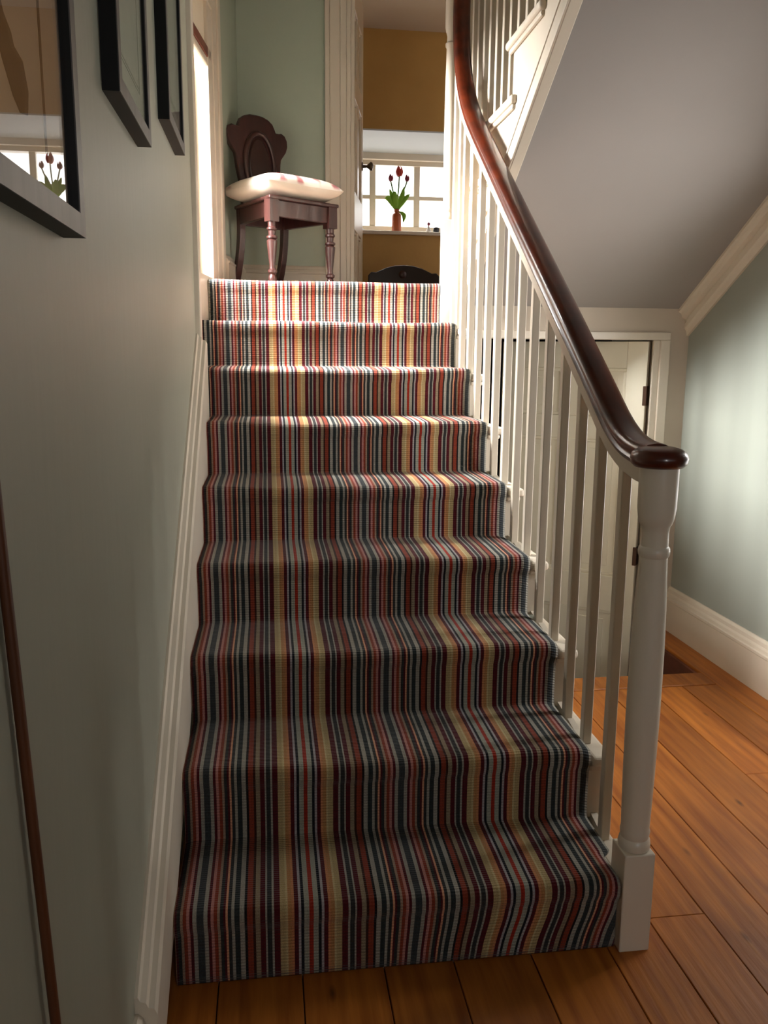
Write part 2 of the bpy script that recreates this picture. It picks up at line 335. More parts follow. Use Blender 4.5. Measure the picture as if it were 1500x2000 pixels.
    # pale plastered reveal of that window
    o = MB(); o.prism([(ry-0.004, zb-0.004), (ry+0.30, 2.662), (ry+0.30, 2.655), (ry-0.004, zb+0.006)], xa, xb, 'x')
    o.box(xa, xa+0.006, ry-0.002, ry+0.30, za, zb); o.box(xb-0.006, xb, ry-0.002, ry+0.30, za, zb)
    structure(o.build('trim_2', PALEREVEAL), 'white sloping plaster reveal above the small paned window', 'trim')
    structure(MB().box(xa-0.03, xb+0.03, ry-0.025, ry+0.30, za-0.024, za).build('trim_3', WHITE, bevel=0.004), 'white window sill under the vase of tulips', 'sill')
build_shell()

def build_back_window():
    y = 4.90; xa, xb = 0.50, 1.70
    o = MB(); o.box(xa, xb, y-0.03, y+0.04, 2.614, 2.665); o.box(xa, xb, y-0.03, y+0.04, 2.135, 2.208)
    o.box(xa, xa+0.05, y-0.03, y+0.04, 2.14, 2.66); o.box(xb-0.05, xb, y-0.03, y+0.04, 2.14, 2.66)
    w = structure(o.build('window_1', WHITE, bevel=0.003), 'white small paned window behind the tulips in the ochre room', 'window')
    MB().box(xa, xb, y-0.06, y-0.03, 2.645, 2.70).build('head_rail', WHITE, w, bevel=0.006)
    vx = [0.55, 0.622, 0.937, 1.252, 1.567, 1.65]
    for x in vx[1:5]: MB().box(x, x+0.044, y-0.018, y+0.02, 2.2, 2.62).build('glazing_bar', WHITE, w, bevel=0.004)
    MB().box(xa, xb, y-0.016, y+0.018, 2.390, 2.418).build('glazing_bar', WHITE, w, bevel=0.004)
    edges = [0.55, 0.622, 0.658, 0.937, 0.973, 1.252, 1.288, 1.567, 1.603, 1.65]
    for i in range(0, 10, 2):
        for z0, z1 in ((2.208, 2.390), (2.418, 2.614)):
            MB().box(edges[i], edges[i+1], y-0.002, y+0.002, z0, z1).build('pane', GLASS, w)
build_back_window()

def build_landing_window():
    zs, zh = ZL+0.012, 2.75
    # near architrave on the edge of the stair wall
    o = MB(); o.box(XL-0.02, -0.022, 1.80, 1.875, 1.30, 4.0); o.box(XL-0.02, -0.030, 1.875, 1.895, 1.30, 4.0); o.box(XL-0.12, XL-0.02, 1.80, 1.89, 1.28, 4.7)
    structure(o.build('trim_4', WHITE, bevel=0.004), 'white architrave board ending the stair wall at the window', 'trim')
    o = MB()
    # lining and stepped casing on the far side, head above
    o.box(-0.02, 0.010, 2.70, 2.78, zs, zh+0.30, lw); o.box(-0.02, 0.018, 2.78, 2.81, zs, zh+0.30, lw); o.box(-0.02, 0.014, 2.81, 2.86, zs, zh+0.30, lw)
    o.box(-0.02, 0.010, 1.92, 2.70, zh, zh+0.15, lw); o.box(-0.02, 0.018, 1.92, 2.78, zh+0.15, zh+0.21, lw)
    w = structure(o.build('window_2', WHITE, bevel=0.004), 'tall bright window with white casing beside the top of the stairs', 'window')
    MB().box(-0.155, 0.006, 2.605, 2.70, zs, zh, lw).build('lining', WHITE, w, bevel=0.003)
    MB().box(-0.085, -0.055, 2.585, 2.62, zs, zh, lw).build('stile', WHITE, w, bevel=0.004)
    MB().box(-0.085, -0.055, 1.94, 2.585, zs, zs+0.05, lw).build('bottom_rail', WHITE, w, bevel=0.004)
    MB().box(-0.085, -0.055, 1.92, 1.95, zs, zh, lw).build('stile', WHITE, w, bevel=0.004)
    for y in (2.13, 2.33, 2.50): MB().box(-0.080, -0.060, y, y+0.014, zs+0.05, zh, lw).build('glazing_bar', WHITE, w, bevel=0.003)
    for a, b in ((1.95, 2.13), (2.144, 2.33), (2.344, 2.50), (2.514, 2.585)): MB().box(-0.072, -0.068, a, b, zs+0.05, zh, lw).build('pane', GLASS, w)
    b = thing('roller_blind', 'short cream blind with dark red wooden bar across the landing window', 'blind', (lwx(2.35), 2.35, 2.55))
    MB().box(-0.012, -0.008, 1.93, 2.67, 2.575, 2.755, lw).build('cloth', BLIND, b)
    MB().box(-0.022, 0.006, 1.925, 2.675, 2.535, 2.576, lw).build('bar', REDTRIM, b, bevel=0.003)['label'] = 'dark red wooden bar'
    MB().box(-0.020, 0.004, 1.925, 2.675, 2.500, 2.535, lw).build('lower_batten', WHITE, b, bevel=0.008)
build_landing_window()

def panel_door(root, width, height, th, xf, mat, cols, rows, stile=0.1):
    # local: x 0..width from the hinge, y thickness, z 0..height; rows = [(z0,z1)]
    def part(name, x0, x1, y0, y1, z0, z1, bev=0.003):
        return MB().box(x0, x1, y0, y1, z0, z1, xf).build(name, mat, root, bevel=bev)
    mun = stile*0.95
    part('stile', 0, stile, 0, th, 0, height); part('stile', width-stile, width, 0, th, 0, height)
    zc = [0] + [z for r in rows for z in r] + [height]
    for i in range(0, len(zc), 2): part('rail', stile, width-stile, 0, th, zc[i], zc[i+1])
    if cols == 2:
        c = width/2
        for z0, z1 in rows: part('muntin', c-mun/2, c+mun/2, 0, th, z0, z1)
        xr = [(stile, c-mun/2), (c+mun/2, width-stile)]
    else: xr = [(stile, width-stile)]
    for z0, z1 in rows:
        for a, b in xr:
            part('panel', a, b, th*0.38, th*0.62, z0, z1, 0)
            f = MB(); m = 0.016
            for s in (0, 1):
                y0, y1 = (th*0.16, th*0.40) if s == 0 else (th*0.60, th*0.84)
                f.box(a, b, y0, y1, z0, z0+m, xf); f.box(a, b, y0, y1, z1-m, z1, xf)
                f.box(a, a+m, y0, y1, z0+m, z1-m, xf); f.box(b-m, b, y0, y1, z0+m, z1-m, xf)
            f.build('panel_moulding', mat, root, bevel=0.004)
            part('raised_field', a+0.045, b-0.045, th*0.28, th*0.72, z0+0.045, z1-0.045, 0.003)

def build_cellar_door():
    hx, hy, zb = 1.955, YD+0.02, -0.535; ang = R(38)
    d = Vector((-math.cos(ang), math.sin(ang), 0)); n = Vector((math.sin(ang), math.cos(ang), 0))
    def xf(x, y, z): p = Vector((hx, hy, zb)) + d*x + n*y; return (p.x, p.y, p.z+z)
    root = thing('door_1', None, None, (hx, hy, zb)); structure(root, 'cream panelled cellar door standing ajar behind the banisters', 'door')
    panel_door(root, 0.72, 1.915, 0.04, xf, CREAM, 2, [(0.16, 0.60), (0.78, 1.45), (1.56, 1.79)], 0.095)
    k = MB(); k.lathe([(0, 0.012), (0.02, 0.009), (0.03, 0.02), (0.045, 0.026), (0.058, 0.02), (0.062, 0.004)], 0, 0, 0, 16, lambda a, b, c: xf(0.66+a, -c, 0.98+b))
    k.build('knob', BRASS, root, smooth=40)['label'] = 'brass knob'
    for z in (0.15, 0.85, 1.62):
        MB().box(-0.006, 0.012, -0.008, 0.036, z, z+0.09, xf).build('hinge', HINGE, root, bevel=0.002)['label'] = 'worn brown hinge'
    MB().box(0.718, 0.7215, 0.008, 0.03, 1.38, 1.52, xf).build('latch_plate', HINGE, root)
    # frame
    f = MB()
    f.box(2.0, 2.045, YD-0.014, YD+0.09, 0.0, 1.385); f.box(1.985, 2.0, YD+0.03, YD+0.10, -0.535, 1.40)
    f.box(1.97, 2.0, YD-0.004, YD+0.012, 0.0, 1.385)
    f.box(1.09, 2.045, YD-0.014, YD+0.09, 1.385, 1.42); f.box(1.09, 1.135, YD-0.014, YD+0.09, -0.535, 1.385)
    structure(f.build('trim_5', WHITE, bevel=0.003), 'white door frame of the cellar door', 'trim')
    o = MB(); o.box(1.03, 2.138, YB-0.01, YB-0.002, -0.6, ZL-0.1); structure(o.build('wall_cellar_back', DARKROOM), 'wall deep inside the cellar doorway, coloured dark for its shade', 'wall')
build_cellar_door()

def build_landing_door():
    x0, x1, zt = 0.655, 1.235, 3.62
    f = MB()
    for a, b, p in ((0.522, 0.545, 0.03), (0.545, 0.60, 0.018), (0.60, 0.632, 0.024), (0.632, x0, 0.016)): f.box(a, b, YB-p, YB, ZL-0.01, zt+0.08)
    f.box(x0, x0+0.022, YB-0.005, YB+0.105, ZL-0.01, zt); f.box(x1-0.02, x1, YB-0.005, YB+0.105, ZL-0.01, zt)
    f.box(x1, x1+0.03, YB-0.018, YB, ZL-0.01, zt+0.08); f.box(0.522, x1+0.03, YB-0.024, YB, zt, zt+0.1)
    structure(f.build('trim_6', WHITE, bevel=0.003), 'white moulded door casing beside the chair on the landing', 'trim')
    hx, hy, zb = x0+0.024, YB+0.105, 1.27; d = Vector((0.125, 0.6, 0)).normalized(); n = Vector((-d.y, d.x, 0))
    def xf(x, y, z): p = Vector((hx, hy, zb)) + d*x + n*y; return (p.x, p.y, p.z+z)
    root = thing('door_2', None, None, (hx, hy, zb)); structure(root, 'white panelled door swung open into the ochre room', 'door')
    panel_door(root, 0.56, 2.02, 0.038, xf, WHITE, 2, [(0.2, 0.72), (0.92, 1.40), (1.52, 1.84)], 0.085)
    k = MB(); k.lathe([(0, 0.024), (0.006, 0.024), (0.008, 0.009), (0.03, 0.008), (0.042, 0.018), (0.052, 0.026), (0.062, 0.022), (0.068, 0.006)], 0, 0, 0, 16, lambda a, b, c: xf(0.50+a, -c, 1.135+b))
    k.build('knob', IRON, root, smooth=40)['label'] = 'dark bronze knob'
    for z in (0.45, 1.78): MB().box(-0.012, 0.004, -0.004, 0.004, z, z+0.09, xf).build('hinge', HINGE, root)
build_landing_door()

# ---------------------------------------------------------------- skirtings and cornice
def build_skirtings():
    sec = lambda h: [(0, 0), (0.026, 0), (0.026, h*0.70), (0.030, h*0.72), (0.030, h*0.77), (0.022, h*0.785), (0.020, h*0.84), (0.014, h*0.88), (0.012, h*0.95), (0.006, h), (0, h)]
    o = MB(); o.prism([(XR-a, z) for a, z in sec(0.213)], -4.2, YD, 'y')
    structure(o.build('baseboard_right', WHITE), 'white moulded skirting board along the right wall', 'skirting')
    # sloping stair skirting on the left
    zt = lambda y: 0.130 + 0.672*y
    def line(off): return [(0.045, zt(0.045)+off), (1.80, zt(1.80)+off)]
    vs = []; o = MB()
    prof = [(-0.001, -0.44), (-0.001, 0.0), (-0.006, 0.012), (-0.016, 0.014), (-0.020, 0.024), (-0.030, 0.028), (-0.034, 0.037), (-0.044, 0.037), (-0.044, -0.44)]
    A, B = (0.045, zt(0.045)), (1.80, zt(1.80))
    n = len(prof); vs = [(x, A[0], max(A[1]+t, 0.0)) for x, t in prof] + [(x, B[0], B[1]+t) for x, t in prof]
    o.add(vs, [tuple(range(n-1, -1, -1)), tuple(range(n, 2*n))] + [(i, (i+1) % n, n+(i+1) % n, n+i) for i in range(n)])
    structure(o.build('baseboard_left', WHITE), 'white sloping skirting board rising beside the striped carpet', 'skirting')
    o = MB(); o.prism([(XL-0.001+a*1.3, z) for a, z in sec(0.165)], -4.2, 0.044, 'y')
    structure(o.build('baseboard_left_hall', WHITE), 'white skirting at the foot of the left wall', 'skirting')
    # landing
    o = MB(); o.prism([(YB-a, z+ZL) for a, z in sec(0.15)], 0.03, 0.522, 'x')
    structure(o.build('baseboard_landing', WHITE), 'white skirting behind the chair on the landing', 'skirting')
    o = MB(); o.prism([(a, z+ZL) for a, z in sec(0.15)], 2.86, YB, 'y', lw)
    structure(o.build('baseboard_landing_left', WHITE), 'short white skirting left of the chair', 'skirting')
    structure(MB().box(0.0, 0.010, 1.92, 2.60, 1.30, ZL+0.012, lw).build('baseboard_window', WHITE, bevel=0.003), 'white board below the landing window', 'skirting')
    # sloping cornice where the soffit meets the right wall
    o = MB(); c = 1/math.cos(math.atan(SOS))
    p = [(0, 0), (0, -0.105), (0.010, -0.105), (0.016, -0.085), (0.024, -0.075), (0.026, -0.058), (0.018, -0.052), (0.020, -0.042), (0.038, -0.034), (0.046, -0.018), (0.058, -0.012), (0.058, 0)]
    n = len(p); ya, yb = YD, 0.1
    vs = [(XR-a, ya, soffit(ya)+t*c) for a, t in p] + [(XR-a, yb, soffit(yb)+t*c) for a, t in p]
    o.add(vs, [tuple(range(n-1, -1, -1)), tuple(range(n, 2*n))] + [(i, (i+1) % n, n+(i+1) % n, n+i) for i in range(n)])
    structure(o.build('trim_7', WHITE), 'sloping moulded cornice where the stair soffit meets the right wall', 'cornice')
build_skirtings()

# ---------------------------------------------------------------- lower staircase and carpet
def build_lower_stairs():
    st = thing('lower_staircase', 'white painted wooden staircase under the striped carpet', 'staircase', (0.5, 0.3, 0))
    xe = 1.022
    for k in range(1, 10):
        y0 = k*G + (0.02 if k == 1 else 0)
        if k < 9:
            t = MB(); t.box(0, 0.975 if k == 1 else 0.984, y0+0.030, (k+1)*G+0.03, k*H-0.052, k*H-0.023); t.build('tread', WHITE, st, bevel=0.006)
            if k > 1:
                e = MB(); e.box(0.984, xe+0.018, y0-0.002, (k+1)*G+0.03, k*H-0.050, k*H-0.023); e.build('return_nosing', WHITE, st, bevel=0.010, segs=3)
                e = MB(); e.box(0.982, xe+0.008, y0+0.012, (k+1)*G-0.02, k*H-0.066, k*H-0.050); e.build('scotia', WHITE, st, bevel=0.006)
            else:
                MB().box(0.97, xe, 0.37, (k+1)*G+0.03, k*H-0.052, k*H-0.023).build('tread', WHITE, st, bevel=0.004)
        xw = 0.975 if k == 1 else xe-0.004
        MB().box(0, xw, y0+0.022, y0+0.040, (k-1)*H-0.013, k*H-0.040).build('riser', WHITE, st)
    # closed side below the treads
    poly = [(0.37, 0)]
    for k in range(1, 10):
        y0 = k*G+0.03
        poly += [(max(y0, 0.37), (k-1)*H if k > 1 else 0.0), (max(y0, 0.37), k*H-0.045)]
    poly += [(YD, 9*H-0.05), (YD, 0)]
    clean = []
    for p in poly:
        if not clean or (abs(p[0]-clean[-1][0]) + abs(p[1]-clean[-1][1])) > 1e-4: clean.append(p)
    MB().prism(clean, 0.995, 1.012, 'x').build('side_panel', WHITE, st)
    MB().box(0.1, 0.98, 9*G+0.035, 9*G+0.06, ZL-0.2, ZL-0.02).build('landing_trimmer', WHITE, st)

def carpet_path():
    pts = []                                    # (y, z, nose weight, step)
    def add(y, z, wgt, k): pts.append((y, z, wgt, k))
    for k in range(1, 10):
        yn = k*G + (0.02 if k == 1 else 0); zb = (k-1)*H; zt = k*H; r = 0.021
        yr = yn + 0.011
        n = 10
        if k == 1: add(yr+0.004, 0.002, 0, k)
        else: add(yr-0.006, zb+0.0015, 0, k); add(yr-0.0015, zb+0.006, 0, k)
        for i in range(1, n+1):
            z = zb + 0.012 + (zt-0.058-zb-0.012)*i/n
            add(yr + 0.0015*math.sin(i/n*math.pi), z, 0.25*i/n, k)
        add(yn+0.005, zt-0.046, 0.6, k); add(yn+0.001, zt-0.036, 0.9, k)
        for i in range(9):
            a = math.pi - (math.pi/2)*i/8
            add(yn + r + r*math.cos(a), zt - r + r*math.sin(a), 1.0, k)
        y1 = (k+1)*G + 0.005 if k < 9 else YB-0.03
        m = 12 if k < 9 else 24
        for i in range(1, m):
            y = yn + r + (y1-0.006-yn-r)*i/m
            add(y, zt, max(0, 1-i/m*2.2), k)
    add(YB-0.03, ZL, 0, 9)
    return pts
def build_carpet():
    pts = carpet_path(); nx = 40; vs = []; uvs = []; s = 0; prev = None; rnd = random.Random(3)
    ph = [rnd.uniform(0, 6.28) for _ in range(12)]
    for (y, z, wg, k) in pts:
        if prev: s += math.hypot(y-prev[0], z-prev[1])
        prev = (y, z)
        xl = 0.0 if y < 1.88 else max(-0.06, min(0.0, 0))
        if y >= 1.80: xl = max(lwx(y)+0.035, -0.018) if y < 1.90 else lwx(y)+0.012
        if y >= 2.60: xl = lwx(y)+0.036
        xr = 0.958 if k == 1 and y < 0.40 else W0
        for i in range(nx+1):
            t = i/nx; x = xl + (xr-xl)*t
            dy = wg*0.0035*math.sin(7*x+ph[k]) ; dz = -wg*(0.004*math.sin(math.pi*t) + 0.002*math.sin(9*x+ph[k+1]))
            if 5 <= k <= 7: dz -= wg*0.006*math.sin(math.pi*min(1, t*1.15))
            # edges turn down slightly
            e = min(t, 1-t)*(xr-xl); dz -= 0.006*max(0, 1-e/0.012)*(1 if wg > 0 or True else 0) if z > 0.02 else 0
            vs.append((x, y+dy, max(z+dz, 0.001)))
            u = x
            if k == 1 and z < 0.13:
                g = (0.13-z)/0.13; u += 0.030*g*g*(3-2*g)*max(0, min(1, (x-0.40)/0.35))
            uvs.append((u, s))
    fs = []
    for j in range(len(pts)-1):
        for i in range(nx): a = j*(nx+1)+i; fs.append((a, a+1, a+nx+2, a+nx+1))
    me = bpy.data.meshes.new('stair_carpet'); me.from_pydata(vs, [], fs)
    ul = me.uv_layers.new(name='UVMap')
    for l in me.loops: ul.data[l.index].uv = uvs[l.vertex_index]
    me.shade_smooth(); me.materials.append(CARPET)
    o = bpy.data.objects.new('stair_carpet', me); C.objects.link(o)
    m = o.modifiers.new('pile', 'SOLIDIFY'); m.thickness = 0.010; m.offset = -1
    tag(o, 'multicoloured striped ribbed carpet covering the stairs', 'carpet')
build_lower_stairs(); build_carpet()

# ---------------------------------------------------------------- upper flight
UZ = lambda k: ZL + 0.187*k
UY = lambda k: 2.047 + 0.286*(3-k)
def build_upper_stairs():
    st = thing('upper_staircase', 'white upper flight rising over the hall above the grey soffit', 'staircase', (1.6, 2.6, ZL))
    kmax = 9
    # soffit slab
    o = MB(); o.prism([(YD-0.001, soffit(YD)), (0.05, soffit(0.05)), (0.05, soffit(0.05)+0.03), (YD-0.001, soffit(YD)+0.03)], XS+0.02, XR-0.001, 'x')
    o.build('soffit', CEIL, st)['label'] = 'smooth grey sloping soffit'
    # cut string
    poly = [(YD-0.001, soffit(YD)), (0.05, soffit(0.05)), (0.05, UZ(8)+0.1)]
    for k in range(8, 0, -1):
        y1 = UY(k+1)-0.03 if k < 8 else 0.05; y0 = UY(k)-0.03
        if k == 8: poly += [(0.05, UZ(8)-0.03)] if False else []
        poly += [(max(y1, 0.051), UZ(k)-0.03), (y0, UZ(k)-0.03)]
    poly = [p for p in poly if p[0] < YD] + [(YD-0.001, UZ(1)-0.03)]
    MB().prism(poly, XS, XS+0.03, 'x').build('string', WHITE, st)
    # mouldings at the foot of the string
    def rail(x0, x1, a, b, name):
        q = MB(); q.prism([(YD, soffit(YD)+a), (0.06, soffit(0.06)+a), (0.06, soffit(0.06)+b), (YD, soffit(YD)+b)], x0, x1, 'x'); q.build(name, WHITE, st, bevel=0.003)
    rail(XS-0.010, XS+0.002, -0.012, 0.052, 'string_moulding'); rail(XS-0.014, XS-0.002, 0.046, 0.058, 'string_bead'); rail(XS-0.004, XS+0.034, -0.014, -0.002, 'string_bead')
    for k in range(1, kmax):
        y0 = UY(k); y1 = UY(k+1)
        if y1 < 0.06: break
        MB().box(XS+0.004, XR-0.001, y1-0.03, y0, UZ(k)-0.03, UZ(k)).build('tread', WHITE, st, bevel=0.005)
        MB().box(XS-0.022, XS+0.006, y1-0.085, y0+0.012, UZ(k)-0.030, UZ(k)-0.001).build('return_nosing', WHITE, st, bevel=0.012, segs=4)
        MB().box(XS-0.012, XS+0.002, y1-0.07, y0-0.004, UZ(k)-0.046, UZ(k)-0.028).build('scotia', WHITE, st, bevel=0.006)
        MB().box(XS+0.02, XR-0.001, y0-0.045, y0-0.028, UZ(k-1), UZ(k)-0.03).build('riser', WHITE, st)
build_upper_stairs()

# ---------------------------------------------------------------- balustrade
NX, NY = 0.998, 0.322                   # foot newel
def smooth_path(pts, n=10):
    # Catmull-Rom through points
    P = [Vector(p) for p in pts]; out = []
    for i in range(len(P)-1):
        p0 = P[max(i-1, 0)]; p1 = P[i]; p2 = P[i+1]; p3 = P[min(i+2, len(P)-1)]
        for j in range(n):
            t = j/n
            out.append(0.5*((2*p1) + (p2-p0)*t + (2*p0-5*p1+4*p2-p3)*t*t + (3*p1-p0-3*p2+p3)*t*t*t))
    out.append(P[-1]); return out
RX = 1.0
RAILPTS = [(RX, 0.345, 1.103), (RX, 0.41, 1.108), (RX, 0.48, 1.124), (RX, 0.55, 1.158), (RX, 0.64, 1.220), (RX, 0.75, 1.297), (RX, 0.90, 1.401), (RX, 1.2, 1.606),
           (RX, 1.5, 1.811), (RX, 1.75, 1.983), (RX, 1.93, 2.108), (RX, 2.06, 2.205), (RX, 2.16, 2.30), (RX-0.002, 2.225, 2.40), (RX-0.005, 2.262, 2.52), (RX-0.006, 2.275, 2.66), (RX-0.003, 2.275, 2.79)]
TOPPTS = [(RX-0.003, 2.275, 2.79), (RX+0.012, 2.27, 2.87), (RX+0.05, 2.235, 2.935), (RX+0.078, 2.16, 2.99), (RX+0.08, 2.0, 3.09), (RX+0.08, 1.6, 3.35), (RX+0.08, 1.2, 3.61), (RX+0.08, 0.7, 3.935), (RX+0.08, 0.25, 4.23)]
PROF = [(-0.020, -0.026), (-0.028, -0.022), (-0.031, -0.013), (-0.0265, -0.007), (-0.0265, -0.003), (-0.032, 0.003), (-0.033, 0.011), (-0.029, 0.019), (-0.019, 0.025), (0, 0.028),
        (0.019, 0.025), (0.029, 0.019), (0.033, 0.011), (0.032, 0.003), (0.0265, -0.003), (0.0265, -0.007), (0.031, -0.013), (0.028, -0.022), (0.020, -0.026)]
def rail_z(y, path):
    for a, b in zip(path, path[1:]):
        if a.y <= y <= b.y: return a.z + (b.z-a.z)*(y-a.y)/max(b.y-a.y, 1e-6)
    return path[-1].z
def build_balustrade():
    bl = thing('balustrade', 'white baluster railing with a polished mahogany handrail sweeping up the stairs', 'balustrade', (NX, NY, 0))
    path = smooth_path(RAILPTS, 10); top = smooth_path(TOPPTS, 10)
    hr = MB(); hr.sweep(path + top[1:], PROF, side=(1, 0, 0))
    rail = hr.build('handrail', MAHOG, bl, smooth=50); rail['label'] = 'polished mahogany handrail curving up to the landing'
    cap = MB(); cap.lathe([(-0.020, 0.03), (-0.019, 0.048), (-0.012, 0.0555), (0.0, 0.0575), (0.010, 0.054), (0.017, 0.045), (0.021, 0.030), (0.0225, 0.0)], NX-0.004, NY-0.004, 1.105, 40)
    cap.build('handrail_cap', MAHOG, bl, smooth=50)['label'] = 'round mahogany cap over the foot newel'
    # white sub-rail under the mahogany
    sp = [p for p in path if p.z < 2.42]; sub = MB()
    sub.sweep(sp, [(-0.021, -0.056), (-0.021, -0.024), (0.021, -0.024), (0.021, -0.056), (0.017, -0.060), (-0.017, -0.060)], side=(1, 0, 0))
    sub.build('sub_rail', WHITE, bl, smooth=35)
    # foot newel
    nw = MB(); nw.box(NX-0.035, NX+0.035, NY-0.036, NY+0.036, 0, 0.236)
    np_ = nw.build('newel_post', WHITE, bl, bevel=0.003); np_['label'] = 'white turned newel post at the foot of the stairs'
    prof = [(0.234, 0.028), (0.238, 0.0335), (0.248, 0.035), (0.258, 0.0335), (0.263, 0.030), (0.270, 0.0315), (0.278, 0.0325), (0.285, 0.0305), (0.30, 0.0310), (0.40, 0.0335), (0.55, 0.0355), (0.70, 0.0350),
            (0.80, 0.0325), (0.885, 0.0285), (0.897, 0.0285), (0.901, 0.0315), (0.909, 0.0325), (0.917, 0.0315), (0.921, 0.0280), (0.95, 0.0275), (0.962, 0.029), (0.968, 0.033), (0.980, 0.0365), (1.0, 0.0390), (1.06, 0.0395), (1.086, 0.0395)]
    MB().lathe(prof, NX, NY, 0, 40).build('turned_shaft', WHITE, np_, smooth=35)
    # landing newel
    lx, ly = 0.990, 2.437
    ln = MB(); ln.box(lx-0.026, lx+0.026, ly-0.026, ly+0.026, 8*H-0.013, 1.882)
    lp = ln.build('newel_post', WHITE, bl, bevel=0.003); lp['label'] = 'slender white turned newel post on the landing'
    prof = [(1.880, 0.020), (1.886, 0.025), (1.898, 0.026), (1.908, 0.022), (1.913, 0.0205), (1.920, 0.0245), (1.930, 0.0245), (1.936, 0.021), (2.0, 0.022), (2.2, 0.0235), (2.42, 0.0225), (2.53, 0.0205),
            (2.565, 0.0205), (2.572, 0.025), (2.583, 0.025), (2.589, 0.019), (2.612, 0.0185), (2.63, 0.024), (2.645, 0.027), (2.75, 0.027), (2.95, 0.026)]
    MB().lathe(prof, lx, ly, 0, 28).build('turned_shaft', WHITE, lp, smooth=35)
    # balusters of the lower flight
    ys = [0.486, 0.630, 0.766, 0.902, 1.040, 1.185, 1.322, 1.460, 1.600, 1.735, 1.868, 2.003, 2.140, 2.245, 2.352]
    ks = [1, 2, 2, 3, 3, 4, 4, 5, 5, 6, 6, 7, 7, 8, 8]
    for y, k in zip(ys, ks):
        h = 0.0125
        z1 = min(rail_z(y, path) - 0.052, 2.62); x = 0.9985
        if y > 2.2: x = 1.003
        if y > 2.3: z1 = 2.85
        m = MB(); m.box(x-0.0115, x+0.0115, y-h, y+h, k*H-0.024, z1)
        m.build('baluster', WHITE, bl, bevel=0.002, segs=1)
    # balusters of the upper flight
    for k in range(1, 8):
        for t in (0.03, 0.125, 0.22):
            y = UY(k) - t; x = XS+0.022
            if y < 0.2: continue
            zr = 3.09 + (2.0-y)*0.65 - 0.05
            if k < 3 and y > 2.2: zr = 2.9
            m = MB(); m.box(x-0.0115, x+0.0115, y-0.0115, y+0.0115, UZ(k)-0.001, zr); m.build('baluster', WHITE, bl, bevel=0.002, segs=1)
build_balustrade()

# ---------------------------------------------------------------- framed pictures on the left wall
def picture(y0, y1, z0, z1, label, kind):
    xf, xg = -0.013, (-0.022 if kind == 0 else -0.018)
    p = thing('picture_frame', label, 'picture', (XL, (y0+y1)/2, z0), 'framed pictures along the stair wall'); t = 0.026
    o = MB()
    for a, b, c, d in ((y0, y1, z0, z0+t), (y0, y1, z1-t, z1), (y0, y0+t, z0+t, z1-t), (y1-t, y1, z0+t, z1-t)):
        o.box(XL, xf-0.001, a, b, c, d)
    o.build('frame', FRAMEBLACK, p)
    f = MB(); e = 0.0004
    for q in (((y0, z0), (y1, z0), (y1-t, z0+t), (y0+t, z0+t)), ((y0, z1), (y1, z1), (y1-t, z1-t), (y0+t, z1-t)), ((y0, z0), (y0+t, z0+t), (y0+t, z1-t), (y0, z1)), ((y1, z0), (y1-t, z0+t), (y1-t, z1-t), (y1, z1))):
        vs = [(xf-0.001, a, b) for a, b in q] + [(xf+0.0006, a, b) for a, b in q]
        f.add(vs, [(0, 1, 2, 3), (4, 5, 6, 7), (0, 1, 5, 4), (1, 2, 6, 5), (2, 3, 7, 6), (3, 0, 4, 7)])
    f.build('frame_face', FRAMESILVER, p)['label'] = 'brushed graphite front face'
    MB().box(xg, xg+0.0015, y0+t, y1-t, z0+t, z1-t).build('glass', PICGLASS, p)
    a0, a1, b0, b1 = y0+t, y1-t, z0+t, z1-t
    if kind == 0:
        pr = MB().box(XL+0.001, xg-0.004, a0, a1, b0, b1).build('print', PAPER, p)
        # brown leaf-like silhouette and two darker upright bands
        sil = [(.46,.13),(.54,.14),(.56,.19),(.52,.24),(.44,.25),(.42,.27),(.36,.29),(.30,.345),(.27,.29),(.26,.25),(.32,.2),(.40,.15)]
        poly = [(a0+(a1-a0)*u, b0+(b1-b0)*v) for u, v in sil]
        MB().prism(poly, xg-0.004, xg-0.0035, 'x').build('printed_figure', PRINT, pr)['label'] = 'brown leaf shaped printed figure'
        MB().box(xg-0.004, xg-0.0035, a0+(a1-a0)*0.72, a0+(a1-a0)*0.745, b0+0.02, b1-0.02).build('printed_band', PRINT, pr)
    else:
        mt = MB().box(XL+0.001, xg-0.004, a0, a1, b0, b1).build('mount', MATBOARD, p)
        m = MB(); mm = 0.06
        m.box(xg-0.004, xg-0.0034, a0+mm, a1-mm, b0+mm, b1-mm); pr = m.build('print', PAPER if kind == 9 else MATBOARD, p)
        l = MB()
        for d in (0.05, 0.056): 
            l.box(xg-0.004, xg-0.0031, a0+d, a1-d, b0+d, b0+d+0.0012); l.box(xg-0.004, xg-0.0031, a0+d, a0+d+0.0012, b0+d, b1-d); l.box(xg-0.004, xg-0.0031, a1-d-0.0012, a1-d, b0+d, b1-d)
        l.build('ruled_border', PRINTGREY, mt)
picture(-0.560, -0.152, 1.444, 1.98, 'black and graphite framed tan print nearest the camera, reflecting the tulips', 0)
picture(0.172, 0.540, 1.708, 2.22, 'black framed picture with pale mount, middle one on the stair wall', 1)
picture(0.908, 1.285, 1.855, 2.37, 'black framed picture with pale mount, farthest up the stair wall', 2)

